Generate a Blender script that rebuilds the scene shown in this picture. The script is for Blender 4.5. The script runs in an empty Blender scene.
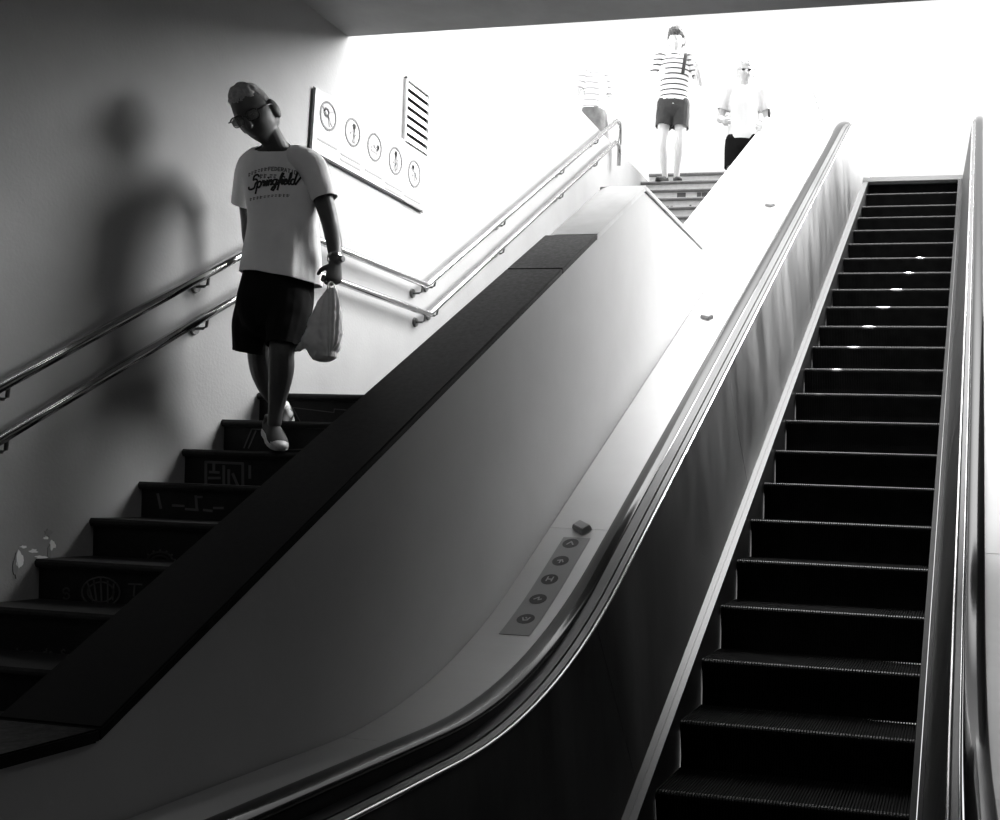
import bpy, bmesh, math, random
from mathutils import Vector, Matrix, noise
random.seed(7)
S = bpy.context.scene
C = S.collection
PI = math.pi

# ------------------------------------------------------------------ camera
EYE = 1.6                                   # eye height above the lower floor
R = Matrix(((0.97532995, -0.21685611, -0.04129073),
            (0.21741278, 0.97603399, 0.00945154),
            (0.03825153, -0.01819551, 0.99910247)))     # columns: right, forward, up
FPX, PX, PY = 1070.2, 716.56, 516.67
cd = bpy.data.cameras.new('camera')
cam = bpy.data.objects.new('camera', cd)
C.objects.link(cam)
m = Matrix.Identity(4)
for i in range(3):
    m[i][0] = R[i][0]; m[i][1] = R[i][2]; m[i][2] = -R[i][1]
m[2][3] = EYE
cam.matrix_world = m
cd.sensor_fit = 'HORIZONTAL'; cd.sensor_width = 36.0
cd.lens = FPX / 1000 * 36
cd.shift_x = (500 - PX) / 1000; cd.shift_y = (PY - 410) / 1000
cd.clip_start = 0.05; cd.clip_end = 300
S.camera = cam

def ray(x, y):
    d = R @ Vector(((x - PX) / FPX, 1, -(y - PY) / FPX))
    return d / d.y
def at(x, y, Y):                            # the point seen at pixel x,y at distance Y along the stairs
    d = ray(x, y) * Y
    return Vector((d.x, d.y, d.z + EYE))
def onx(x, y, X):                           # ... on the vertical plane X
    d = ray(x, y); d = d * (X / d.x)
    return Vector((d.x, d.y, d.z + EYE))

# ------------------------------------------------------------------ materials
def mat(name, col, rough=0.6, metal=0.0, var=0.0, scale=6.0, spec=0.5, bump=0.0, stretch=None, rvar=0.0, bscale=None, trans=0.0, sss=0.0):
    m = bpy.data.materials.new(name); m.use_nodes = True
    nt = m.node_tree; b = nt.nodes['Principled BSDF']
    b.inputs['Base Color'].default_value = (col, col, col, 1)
    b.inputs['Roughness'].default_value = rough
    b.inputs['Metallic'].default_value = metal
    b.inputs['Specular IOR Level'].default_value = spec
    if trans: b.inputs['Transmission Weight'].default_value = trans
    if sss:
        b.inputs['Subsurface Weight'].default_value = sss
        b.inputs['Subsurface Radius'].default_value = (.01, .01, .01)
    if var or bump or rvar:
        tc = nt.nodes.new('ShaderNodeTexCoord')
        mp = nt.nodes.new('ShaderNodeMapping')
        nt.links.new(tc.outputs['Object'], mp.inputs['Vector'])
        if stretch: mp.inputs['Scale'].default_value = stretch
        n = nt.nodes.new('ShaderNodeTexNoise'); n.inputs['Scale'].default_value = scale
        n.inputs['Detail'].default_value = 6; n.inputs['Roughness'].default_value = .6
        nt.links.new(mp.outputs['Vector'], n.inputs['Vector'])
        def rng(lo, hi):
            r = nt.nodes.new('ShaderNodeMapRange')
            r.inputs['From Min'].default_value = .3; r.inputs['From Max'].default_value = .7
            r.inputs['To Min'].default_value = lo; r.inputs['To Max'].default_value = hi
            nt.links.new(n.outputs['Fac'], r.inputs['Value'])
            return r.outputs['Result']
        if var:
            nt.links.new(rng(col * (1 - var), min(1, col * (1 + var))), b.inputs['Base Color'])
        if rvar:
            nt.links.new(rng(max(.02, rough - rvar), rough + rvar), b.inputs['Roughness'])
        if bump:
            n2 = nt.nodes.new('ShaderNodeTexNoise'); n2.inputs['Scale'].default_value = bscale or scale * 6
            n2.inputs['Detail'].default_value = 4
            nt.links.new(mp.outputs['Vector'], n2.inputs['Vector'])
            bp = nt.nodes.new('ShaderNodeBump'); bp.inputs['Strength'].default_value = bump
            bp.inputs['Distance'].default_value = .01
            nt.links.new(n2.outputs['Fac'], bp.inputs['Height'])
            nt.links.new(bp.outputs['Normal'], b.inputs['Normal'])
    return m

M = {}
M['plaster'] = mat('wall_plaster', .3, .8, var=.07, scale=2.2, bump=.15, bscale=60, spec=.2)
M['flake'] = mat('bare_filler', .85, .9)
M['stain'] = mat('bare_cement', .25, .9)
M['ceiling'] = mat('ceiling_paint', .26, .85, var=.12, scale=3)
M['concrete'] = mat('parapet_paint', .46, .55, var=.06, scale=2.0, bump=.08, bscale=30, spec=.3)
M['granite'] = mat('dark_granite', .005, .42, var=.6, scale=55, spec=.12, rvar=.08)
M['cap'] = mat('pale_cap', .5, .35, var=.15, scale=5)
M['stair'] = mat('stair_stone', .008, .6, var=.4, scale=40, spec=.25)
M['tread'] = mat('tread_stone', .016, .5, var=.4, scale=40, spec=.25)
M['upstair'] = mat('daylit_stair_stone', .62, .7, var=.1, scale=20)  # upper flight: daylight put into a paler stair colour
M['uptread'] = mat('shaded_tread_stone', .16, .7, var=.2, scale=20)  # darker than the upper risers: nosing shade put into the colour
M['bead'] = mat('polished_bead', .7, .22, metal=1)
M['stud'] = mat('cast_stud', .3, .4, metal=.2)
M['steel'] = mat('brushed_steel', .13, .42, metal=1, var=.12, scale=1.6, rvar=.08)
M['deck'] = mat('deck_steel', .56, .42, metal=.75, var=.05, scale=2, rvar=.05)
M['panel'] = mat('balustrade_steel', .10, .5, metal=.35, var=.55, scale=2.6, stretch=(1, 1.6, .45), rvar=.12)
M['trim'] = mat('polished_trim', .12, .36, metal=.9)
M['rubber'] = mat('handrail_rubber', .005, .1, spec=.42)
M['groove'] = mat('dark_groove', .01, .6)
M['rail'] = mat('rail_steel', .55, .12, metal=1)
M['cleat'] = mat('step_aluminium', .014, .7, metal=0, var=.35, scale=9, spec=.05)
M['nose'] = mat('step_nosing', .09, .4, metal=.8)
M['floor'] = mat('hall_floor', .03, .4, var=.2, scale=8)
M['dark'] = mat('hall_dark', .05, .8)
M['ground'] = mat('street_paving', .75, .85)
M['street'] = mat('street_wall', .8, .8)
M['sign'] = mat('sign_panel', .26, .5, var=.03)
M['signink'] = mat('sign_ink', .15, .6)
M['edge'] = mat('sign_edge', .05, .6)
M['vent'] = mat('vent_paint', .8, .5)
M['black'] = mat('black_void', .008, .9)
M['skin'] = mat('shaded_skin', .07, .5, var=.12, scale=14)  # darkened: shade on the backlit man put into the colour
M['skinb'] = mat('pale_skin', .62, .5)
M['shirt'] = mat('white_cotton', .85, .85, var=.04, scale=9, bump=.1, bscale=300, spec=.1)
M['ink'] = mat('shirt_print', .02, .8)
M['ink2'] = mat('faded_print', .17, .8)
M['shorts'] = mat('black_shorts', .011, .9, spec=.05)
M['ghair'] = mat('grey_hair', .36, .8, var=.3, scale=60)
M['specs'] = mat('black_frame', .01, .3)
M['lens'] = mat('spectacle_lens', .25, .05, trans=.6)
M['bag'] = mat('plastic_bag', .62, .35, var=.1, scale=12, spec=.5)
M['watch'] = mat('watch_metal', .7, .2, metal=1)
M['shoeb'] = mat('shoe_black', .012, .7)
M['shoew'] = mat('shoe_white', .6, .6)
M['bhair'] = mat('brown_hair', .07, .6, var=.3, scale=40)
M['bshorts'] = mat('grey_shorts', .035, .9, var=.25, scale=12)
M['bshoe'] = mat('grey_shoe', .04, .8)
M['stripe'] = mat('dark_stripe', .05, .9)
M['white'] = mat('white_cloth', .8, .9)
M['strap'] = mat('dark_strap', .03, .8)
M['sticker'] = mat('sticker_film', .3, .5)
M['iconb'] = mat('icon_disc', .035, .5)
M['iconw'] = mat('icon_white', .35, .5)
M['poster'] = mat('riser_poster', .03, .6)
M['posterink'] = mat('riser_drawing', .09, .7)
M['posterpale'] = mat('pale_riser_poster', .75, .7)
M['posterdark'] = mat('dark_skyline', .08, .7)

# ------------------------------------------------------------------ helpers
def link(name, me, material=None, parent=None, smooth=False):
    o = bpy.data.objects.new(name, me)
    C.objects.link(o)
    if material is not None: me.materials.append(material)
    if smooth:
        for p in me.polygons: p.use_smooth = True
    if parent is not None: o.parent = parent
    return o
def obj(name, bm, material, parent=None, smooth=False, fix=True):
    if fix: bmesh.ops.recalc_face_normals(bm, faces=bm.faces)
    me = bpy.data.meshes.new(name); bm.to_mesh(me); bm.free()
    return link(name, me, material, parent, smooth)
def tag(o, label=None, cat=None, group=None, kind=None):
    if label: o['label'] = label
    if cat: o['category'] = cat
    if group: o['group'] = group
    if kind: o['kind'] = kind
    return o
def empty(name, loc, label, cat, group=None):
    o = bpy.data.objects.new(name, None); C.objects.link(o); o.location = loc
    o.empty_display_size = .1
    return tag(o, label, cat, group)
def put(o, root):                            # parent a world-space mesh to a placed Empty
    o.parent = root
    o.matrix_parent_inverse = Matrix.Translation(-Vector(root.location))
    return o
def box(bm, x0, x1, y0, y1, z0, z1):
    vs = [bm.verts.new((x, y, z)) for x in (x0, x1) for y in (y0, y1) for z in (z0, z1)]
    for f in ((0, 1, 3, 2), (4, 6, 7, 5), (0, 4, 5, 1), (2, 3, 7, 6), (0, 2, 6, 4), (1, 5, 7, 3)):
        bm.faces.new([vs[i] for i in f])
    return vs
def hexa(bm, a, b):                          # two quads -> solid
    va = [bm.verts.new(p) for p in a]; vb = [bm.verts.new(p) for p in b]
    n = len(va)
    bm.faces.new(va); bm.faces.new(vb[::-1])
    for i in range(n): bm.faces.new((va[i], va[(i + 1) % n], vb[(i + 1) % n], vb[i]))
def prism(bm, yz, x0, x1):
    hexa(bm, [(x0, y, z) for y, z in yz], [(x1, y, z) for y, z in yz])
def sweep(bm, sec, ys, zf, closed=True):     # section (x, dz) carried along z = zf(y)
    rings = [[bm.verts.new((x, y, zf(y) + dz)) for x, dz in sec] for y in ys]
    n = len(sec)
    for a, b in zip(rings, rings[1:]):
        for i in range(n if closed else n - 1):
            bm.faces.new((a[i], a[(i + 1) % n], b[(i + 1) % n], b[i]))
    if closed:
        bm.faces.new(rings[0]); bm.faces.new(rings[-1][::-1])
def frame(t, ref):
    t = t.normalized()
    a = ref - t * ref.dot(t)
    if a.length < 1e-4: a = Vector((1, 0, 0)) - t * t.x
    if a.length < 1e-4: a = Vector((0, 1, 0)) - t * t.y
    a.normalize()
    return a, t.cross(a)
def cat(pts, n):                             # Catmull-Rom through tuples of floats
    out = []
    P = [pts[0]] + list(pts) + [pts[-1]]
    for i in range(1, len(P) - 2):
        for k in range(n):
            t = k / n
            out.append([.5 * (2 * b + (c - a) * t + (2 * a - 5 * b + 4 * c - d) * t * t + (3 * b - a - 3 * c + d) * t ** 3)
                        for a, b, c, d in zip(P[i - 1], P[i], P[i + 1], P[i + 2])])
    out.append(list(pts[-1]))
    return out
def limb(bm, pts, ref=Vector((1, 0, 0)), n=5, seg=16, dome=True, fixed=None, sq=1.0):
    """closed tapering tube: pts = (position, half width along ref, half depth); sq < 1 squares the section"""
    raw = cat([tuple(p) + (a, b) for p, a, b in pts], n)
    P = [(Vector(r[:3]), abs(r[3]), abs(r[4])) for r in raw]
    rings = []
    L = len(P)
    def ring(c, a, b, A, B):
        out = []
        for k in range(seg):
            th = 2 * PI * k / seg
            cs, sn = math.cos(th), math.sin(th)
            if sq != 1: cs = math.copysign(abs(cs) ** sq, cs); sn = math.copysign(abs(sn) ** sq, sn)
            out.append(bm.verts.new(c + A * (a * cs) + B * (b * sn)))
        return out
    def ax(i):
        if fixed: return fixed
        t = P[min(i + 1, L - 1)][0] - P[max(i - 1, 0)][0]
        return frame(t, ref)
    if dome:
        A, B = ax(0); t = (P[0][0] - P[1][0]).normalized(); rr = min(P[0][1], P[0][2])
        for s in (.25, .6, .88): rings.append(ring(P[0][0] + t * rr * math.sqrt(1 - s * s) * .9, P[0][1] * s, P[0][2] * s, A, B))
    for i, (c, a, b) in enumerate(P):
        A, B = ax(i); rings.append(ring(c, a, b, A, B))
    if dome:
        A, B = ax(L - 1); t = (P[-1][0] - P[-2][0]).normalized(); rr = min(P[-1][1], P[-1][2])
        for s in (.88, .6, .25): rings.append(ring(P[-1][0] + t * rr * math.sqrt(1 - s * s) * .9, P[-1][1] * s, P[-1][2] * s, A, B))
    for a, b in zip(rings, rings[1:]):
        for i in range(seg): bm.faces.new((a[i], a[(i + 1) % seg], b[(i + 1) % seg], b[i]))
    bm.faces.new(rings[0][::-1]); bm.faces.new(rings[-1])
def ball(bm, c, rx, ry=None, rz=None, rot=None, seg=16):
    ry = ry or rx; rz = rz or rx
    r = bmesh.ops.create_uvsphere(bm, u_segments=seg, v_segments=seg // 2 + 2, radius=1)
    mm = Matrix.Translation(c) @ (rot.to_4x4() if rot else Matrix.Identity(4)) @ Matrix.Diagonal((rx, ry, rz, 1))
    bmesh.ops.transform(bm, matrix=mm, verts=r['verts'])
def tube(bm, pts, r, seg=10, caps=True):
    pts = [Vector(p) for p in pts]
    rings = []
    for i, p in enumerate(pts):
        if 0 < i < len(pts) - 1:
            t0 = (p - pts[i - 1]).normalized(); t1 = (pts[i + 1] - p).normalized(); t = (t0 + t1).normalized()
            k = 1 / max(.5, t.dot(t1))
        else:
            t = (pts[min(i + 1, len(pts) - 1)] - pts[max(i - 1, 0)]).normalized(); k = 1
        A, B = frame(t, Vector((1, 0, 0)) if abs(t.x) < .9 else Vector((0, 0, 1)))
        rings.append([bm.verts.new(p + A * (r * math.cos(2 * PI * j / seg)) + B * (r * k * math.sin(2 * PI * j / seg))) for j in range(seg)])
    for a, b in zip(rings, rings[1:]):
        for i in range(seg): bm.faces.new((a[i], a[(i + 1) % seg], b[(i + 1) % seg], b[i]))
    if caps: bm.faces.new(rings[0][::-1]); bm.faces.new(rings[-1])
def fuse(bm, voxel, smooth=4, wrinkle=0.0, wscale=9.0, cuts=()):
    """join overlapping closed shapes into one continuous surface; cuts = (point, outward normal) open the hems"""
    me = bpy.data.meshes.new('tmp'); bmesh.ops.recalc_face_normals(bm, faces=bm.faces); bm.to_mesh(me); bm.free()
    o = bpy.data.objects.new('tmp', me); C.objects.link(o)
    r = o.modifiers.new('r', 'REMESH'); r.mode = 'VOXEL'; r.voxel_size = voxel
    if smooth:
        s = o.modifiers.new('s', 'SMOOTH'); s.factor = .5; s.iterations = smooth
    dg = bpy.context.evaluated_depsgraph_get()
    out = bpy.data.meshes.new_from_object(o.evaluated_get(dg))
    bpy.data.objects.remove(o); bpy.data.meshes.remove(me)
    b2 = bmesh.new(); b2.from_mesh(out); bpy.data.meshes.remove(out)
    if wrinkle:
        b2.normal_update()
        for v in b2.verts:
            q = v.co * wscale
            h = noise.noise(Vector((q.x * 1.6, q.y * 1.6, q.z * .6))) + .5 * noise.noise(Vector((q.x * 3, q.y * 3 + 7, q.z * 1.4)))
            v.co = v.co + v.normal * h * wrinkle
    for co, no in cuts:
        bmesh.ops.bisect_plane(b2, geom=b2.verts[:] + b2.edges[:] + b2.faces[:], plane_co=co, plane_no=no, clear_outer=True)
    return b2

# ------------------------------------------------------------------ profiles
TE, TS = .57703, .59214                      # pitch of the escalator and of the stairs
def esc(N): return lambda y: TE * y + N + EYE
def fillet(N, zl, d=.7, zt=None):            # level near us, then a curve up into the incline (and level again at the top)
    y0 = (zl - N) / TE
    y1 = (zt - N) / TE if zt is not None else 1e9
    def f(y):
        if y < y0 - d: z = zl
        elif y < y0 + d: z = zl + TE * (y - (y0 - d)) ** 2 / (4 * d)
        elif y < y1 - d: z = TE * y + N
        elif y < y1 + d: z = zt - TE * (y1 + d - y) ** 2 / (4 * d)
        else: z = zt
        return z + EYE
    return f
def lin(a, b, n): return [a + (b - a) * i / n for i in range(n + 1)]
YS = lin(1.0, 2.4, 4) + lin(2.4, 4.6, 30)[1:] + lin(4.6, 11.6, 30)[1:] + lin(11.6, 14.6, 20)[1:]
WEND = 7.9                                   # end of the tall unseen right wall, placed to cut the sun
XW = -3.70                                   # left wall
XC = -1.80                                   # parapet face towards the escalator
GR = 3.80 + EYE                              # street level
CY, CZ = 5.88, 2.70 + EYE                    # lip of the ceiling

# ------------------------------------------------------------------ setting
bm = bmesh.new(); box(bm, XW, .64, -5, 5.2, -.2, 0)
tag(obj('floor', bm, M['floor']), kind='structure')
bm = bmesh.new(); prism(bm, [(-5, -.2), (12.4, -.2), (12.4, GR - .1), (7.6, GR - .1), (7.4, GR + .12), (CY, GR + .12), (CY, CZ + .35), (-5, CZ + .35)], XW - .3, XW)
wl = tag(obj('wall_left', bm, M['plaster']), kind='structure')
bm = bmesh.new(); box(bm, .64, .94, -5, WEND, -.2, 7.0); box(bm, .94, 3.2, WEND - .3, WEND, -.2, 7.0); box(bm, 3.2, 3.5, WEND - .3, 13.2, -.2, GR + .12)  # unseen; raised and shaped to block sun from the right
tag(obj('wall_right_blocker', bm, M['dark']), kind='structure')
bm = bmesh.new(); box(bm, XW - .3, .94, -5.2, -5, -.2, CZ + .35)
tag(obj('wall_back', bm, M['dark']), kind='structure')
bm = bmesh.new(); box(bm, XW, .64, -5, CY, CZ, CZ + .35)
bmesh.ops.bevel(bm, geom=[e for e in bm.edges if abs(e.verts[0].co.y - CY) < 1e-4 and abs(e.verts[1].co.y - CY) < 1e-4 and abs(e.verts[0].co.z - CZ) < 1e-4 and abs(e.verts[1].co.z - CZ) < 1e-4], offset=.015, segments=2, affect='EDGES')
tag(obj('ceiling', bm, M['ceiling']), kind='structure')
# street level round the opening
bm = bmesh.new()
box(bm, -30, XW - .3, 2, 60, GR - .3, GR); box(bm, XW - .3, 3.5, 12.62, 60, GR - .05, GR); box(bm, 3.5, 30, 2, 60, GR - .3, GR)
tag(obj('street_paving', bm, M['ground']), kind='structure')

# peeling patches at the foot of the left wall
def flake(cx, cy, w, h, seed, material, name):
    rnd = random.Random(seed); bm = bmesh.new(); a = []
    for k in range(14):
        th = 2 * PI * k / 14; rr = .55 + .6 * rnd.random()
        p = onx(cx + math.cos(th) * w * rr, cy + math.sin(th) * h * rr, XW)
        a.append(p)
    hexa(bm, [(XW + .003, p.y, p.z) for p in a], [(XW - .004, p.y, p.z) for p in a])
    obj(name, bm, material, wl)
for i, q in enumerate([(19, 560, 4, 10), (33, 551, 5, 2.2), (52, 545, 3, 6), (23, 547, 4, 1.5), (46, 538, 3, 2), (41, 557, 7, 1.5)]):
    flake(*q, i, M['flake'], 'peeled_patch')
for i, q in enumerate([(15, 566, 2.5, 12), (49, 551, 2, 9), (48, 533, 4, 4)]):
    flake(*q, 20 + i, M['stain'], 'bare_patch')

# ------------------------------------------------------------------ stairs
stair = empty('staircase', (-2.9, 3.2, 0), 'dark stone staircase with a landing between the white wall and the sloping parapet', 'staircase')
N1 = -2.566; RS, TR = .1662, .2807
n1 = []; UP = []; LOW = []                    # nosings of the lower flight; step objects
zt, yt = .469, 5.125
for k in range(13): n1.append((yt - k * TR, zt - k * RS))
N2 = -3.46; k2 = 18; RS2 = (3.80 - zt) / k2; TR2 = RS2 / TS
XR = -2.036
def step(y, z, depth, rise, mt, mr, xr=XR):
    bm = bmesh.new()
    # slab with a rounded overhanging nosing
    t = .035
    prism(bm, [(y - .012, z + EYE - t), (y - .02, z + EYE - t * .6), (y - .02, z + EYE - t * .3), (y - .012, z + EYE), (y + depth + .03, z + EYE), (y + depth + .03, z + EYE - t)], XW, xr)
    s = put(obj('step', bm, mt), stair)
    bm = bmesh.new(); prism(bm, [(y + .005, z + EYE - t), (y + .005, z + EYE - rise), (y + .05, z + EYE - rise), (y + .05, z + EYE - t)], XW, xr)
    obj('riser', bm, mr, s)
    return s
for k, (y, z) in enumerate(n1):
    if z + EYE < .05: continue
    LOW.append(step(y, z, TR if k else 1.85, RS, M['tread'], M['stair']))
n2 = []
for k in range(1, k2 + 1):
    z = zt + k * RS2; y = (z - N2) / TS
    n2.append((y, z))
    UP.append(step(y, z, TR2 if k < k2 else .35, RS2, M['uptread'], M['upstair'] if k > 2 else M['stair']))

# ------------------------------------------------------------------ parapet with granite coping
par = empty('parapet', (-1.92, 5, 0), 'sloping pale parapet wall capped with dark granite, between stairs and escalator', 'parapet')
NC = -1.72; XL = -2.064; TH = .03
zl = -.553                                    # level part of the coping near us
ya = (zl - NC) / TS                           # where it starts to climb
yb = 5.87; zb = TS * yb + NC; yc = 7.30; NB = zb - TS * yc
yd = (3.80 + .95 - NB) / TS
def ctop(y):
    return (zl if y < ya else TS * y + NC if y < yb else zb if y < yc else min(TS * y + NB, 4.75)) + EYE
pts = [.9, ya, yb, yc, yd, 14.2]
prof = [(y, ctop(y) - TH) for y in pts]
bm = bmesh.new(); prism(bm, prof + [(14.2, 0), (.9, 0)], XL + .03, XC)
bmesh.ops.bevel(bm, geom=[e for e in bm.edges if e.calc_length() > .2 and abs(e.verts[0].co.x - XC) < 1e-4 and abs(e.verts[1].co.x - XC) < 1e-4 and e.verts[0].co.z > .5], offset=.006, segments=2, affect='EDGES')
put(obj('wall_body', bm, M['concrete']), par)
def coping(y0, y1, material, x0=XL, x1=XC + .012, name='coping_slab', th=TH, gap=.003):
    bm = bmesh.new()
    ys = [y for y in pts if y0 < y < y1]
    top = [(y0 + gap, ctop(y0 + gap))] + [(y, ctop(y)) for y in ys] + [(y1 - gap, ctop(y1 - gap))]
    prism(bm, top + [(y, z - th) for y, z in top[::-1]], x0, x1)
    bmesh.ops.bevel(bm, geom=[e for e in bm.edges if e.calc_length() > .1], offset=.004, segments=2, affect='EDGES')
    return put(obj(name, bm, material), par)
for a, b in ((.9, ya + .0), (ya, 4.62), (4.62, 5.07)):
    coping(a, b, M['granite'])
# the last piece under the landing is pale and round-shouldered
bm = bmesh.new()
sec = [(XL + .03, -TH - .1)] + [(XL + .07 - .07 * math.cos(t), -.03 + .03 * math.sin(t)) for t in lin(0, PI / 2, 6)] + [(XC + .012, 0), (XC + .012, -TH)]
rings = [[bm.verts.new((x, y, TS * y + NC + EYE + dz)) for x, dz in sec] for y in lin(5.075, yb - .003, 6)]
for a, b in zip(rings, rings[1:]):
    for i in range(len(sec)): bm.faces.new((a[i], a[(i + 1) % len(sec)], b[(i + 1) % len(sec)], b[i]))
bm.faces.new(rings[0]); bm.faces.new(rings[-1][::-1])
tag(put(obj('end_cap', bm, M['cap'], smooth=False), par), 'pale end of the coping')
coping(yb, yc, M['cap']); coping(yc, yd, M['cap']); coping(yd, 14.2, M['cap'])  # upper coping: overexposed white put into the pale colour

# ------------------------------------------------------------------ escalator
es = empty('escalator', (-.63, 5, 0), 'escalator with dark ribbed steps, steel balustrades and black rubber handrails', 'escalator')
def part(name, bm, material, smooth=False):
    return put(obj(name, bm, material, None, smooth), es)
# left side
dk = fillet(-2.815, -.777, .7, 4.32)
hr = fillet(-2.665, -.675, .7, 4.46)
br = fillet(-2.685, -.745, .7, 4.40)
HXL = -1.445; HXW = .085
def joints(f, x0, x1, ys, th=.02):
    out = []
    for a, b in zip(ys, ys[1:]):
        yy = [a + .0015] + [y for y in YS if a < y < b] + [b - .0015]
        bm = bmesh.new(); sweep(bm, [(x0, 0), (x1, 0), (x1, -th), (x0, -th)], yy, f)
        out.append(part('deck_panel', bm, M['deck']))
    return out
def ondeck(px, py):
    d = ray(px, py); lo, hi = 1.2, 12.0
    for _ in range(60):
        y = (lo + hi) / 2
        if d.z * y + EYE > dk(y): lo = y
        else: hi = y
    return V2(d.x * y, y)
V2 = lambda x, y: Vector((x, y, 0))
ST = [ondeck(582, 529), ondeck(707, 318), ondeck(770, 206)]
SQ = [q.y for q in ST]
joints(dk, XC + .006, HXL + .02, [1.0, 2.93] + SQ + [14.6])
def handrail(xl, w=HXW):
    sec = [(xl + w * .12, -.032)] + [(xl + w * .5 - w * .5 * math.cos(t), -.018 + .018 * math.sin(t)) for t in lin(0, PI, 10)] + [(xl + w * .88, -.032)]
    bm = bmesh.new(); sweep(bm, sec, YS, hr)
    # turn down at the near end
    return part('handrail', bm, M['rubber'], True)
handrail(HXL)
def bed(x0, x1):                             # dark guide under the handrail
    bm = bmesh.new(); sweep(bm, [(x0, -.03), (x1, -.03), (x1, -.12), (x0, -.12)], YS, hr); part('handrail_guide', bm, M['groove'])
bed(HXL + .012, HXL + HXW - .012)
XB = -1.28
def strip(x0, x1, d0, d1, material, name, f=br, th=.03):
    bm = bmesh.new(); sweep(bm, [(x0, d0), (x1, d1), (x1, d1 - th), (x0, d0 - th)], YS, f); return part(name, bm, material)
strip(HXL + HXW - .004, -1.322, .008, .006, M['steel'], 'inner_deck')
strip(-1.322, -1.314, -.004, -.004, M['groove'], 'joint')
strip(-1.314, XB - .012, .006, .002, M['steel'], 'inner_deck')
def bead(x, r=.0065):
    bm = bmesh.new(); sweep(bm, [(x + r * math.cos(t), r * math.sin(t)) for t in lin(0, 2 * PI, 12)[:-1]], YS, br); return part('edge_bead', bm, M['bead'], True)
bead(XB)
st = fillet(-3.515, -1.50, .45, 3.92)
def panel(xt, xb, y0, y1, lean=.0, th=.012):
    bm = bmesh.new(); s = math.copysign(th, xt - xb)
    n = 24
    rows = []
    for dx in (0, s):
        for e in (0, 1):
            r = []
            for i in range(n + 1):
                if e: y = y0 + (y1 - y0) * i / n; r.append(bm.verts.new((xt + dx, y, br(y) - .008)))
                else:
                    y = y0 + (y1 - y0) * i / n + lean; r.append(bm.verts.new((xb + dx, y, st(y) + .002)))
            rows.append(r)
    for a, b in ((0, 1), (2, 3), (0, 2), (1, 3)):
        for i in range(n): bm.faces.new((rows[a][i], rows[a][i + 1], rows[b][i + 1], rows[b][i]))
    bm.faces.new((rows[0][0], rows[1][0], rows[3][0], rows[2][0])); bm.faces.new((rows[0][n], rows[1][n], rows[3][n], rows[2][n]))
    return part('balustrade_panel', bm, M['panel'])
pj = [1.0, 3.78, 5.9, 8.4, 10.9, 14.0]
for a, b in zip(pj, pj[1:]): panel(XB, -1.2, a + .0015, b - .0015, .32)
def skirt(x0, x1, name='skirt_trim'):
    bm = bmesh.new(); sweep(bm, [(x0, .004), (x1, -.004), (x1, -.03), (x0, -.03)], YS, st); part(name, bm, M['trim'])
skirt(-1.205, -1.172); skirt(-1.168, -1.142)
bm = bmesh.new(); sweep(bm, [(-1.155, -.02), (-1.143, -.02), (-1.143, -.45), (-1.155, -.45)], YS, st); part('skirt', bm, M['steel'])
# right side
XBR = .013
skirt(-.118, -.094); skirt(-.09, -.066)
bm = bmesh.new(); sweep(bm, [(-.117, -.02), (-.105, -.02), (-.105, -.45), (-.117, -.45)], YS, st); part('skirt', bm, M['steel'])
for a, b in zip(pj, pj[1:]): panel(XBR, -.07, a + .0015, b - .0015, .32)
bead(XBR)
strip(XBR + .009, XBR + .026, .002, .004, M['trim'], 'inner_deck')
bead(XBR + .030, .004)
strip(XBR + .026, XBR + .036, -.004, -.004, M['groove'], 'joint')
HXR = XBR + .036; HRW = .074
handrail(HXR, HRW); bed(HXR + .012, HXR + HRW - .012)
joints(dk, HXR + HRW - .02, .62, [1.0, 2.93, 4.55, 6.95, 9.6, 14.6])
bm = bmesh.new(); sweep(bm, [(.60, -.02), (.62, -.02), (.62, -1.0), (.60, -1.0)], YS, dk); part('outer_cladding', bm, M['concrete'])

# anti-slide studs on the decks
def stud(x, y):
    z = dk(y); sl = (dk(y + .01) - dk(y - .01)) / .02
    n = Vector((0, -sl, 1)).normalized(); u = Vector((0, 1, sl)).normalized(); s = Vector((1, 0, 0))
    c = Vector((x, y, z)) + n * .001
    bm = bmesh.new()
    cn = ((-.05, 0), (-.025, .05), (.05, 0), (.02, -.05))
    base = [c + s * a + u * b for a, b in cn]
    top = [c + n * .024 + s * a * .84 + u * b * .84 for a, b in cn]
    hexa(bm, base, top)
    bmesh.ops.bevel(bm, geom=bm.edges[:], offset=.003, segments=2, affect='EDGES')
    part('anti_slide_stud', bm, M['stud'])
for q in ST: stud(q.x, q.y)
stud(.36, 9.2)

# steps
T, RI = .40, .231
X0, X1 = -1.138, -.122
def esc_step_mesh():
    bm = bmesh.new()
    pitch = .0127; n = int((X1 - X0) / pitch)
    full = [(0, -.022), (.003, -.006), (.010, 0), (T - .006, 0), (T - .006, -.02), (.02, -.02), (.034, -.08), (.052, -.15), (.06, -RI - .005), (.045, -RI - .005), (.034, -.15), (.016, -.08)]
    for i in range(n):
        x = X0 + (X1 - X0) * (i + .25) / n
        prism(bm, full, x, x + pitch * .55)
    core = [(.012, -.03), (.012, -.012), (T - .004, -.012), (T - .004, -.06), (.06, -.06), (.07, -RI), (.052, -RI), (.046, -.15), (.028, -.08)]
    prism(bm, core, X0, X1)
    bmesh.ops.recalc_face_normals(bm, faces=bm.faces)
    me = bpy.data.meshes.new('step'); bm.to_mesh(me); bm.free(); me.materials.append(M['cleat']); return me
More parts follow.
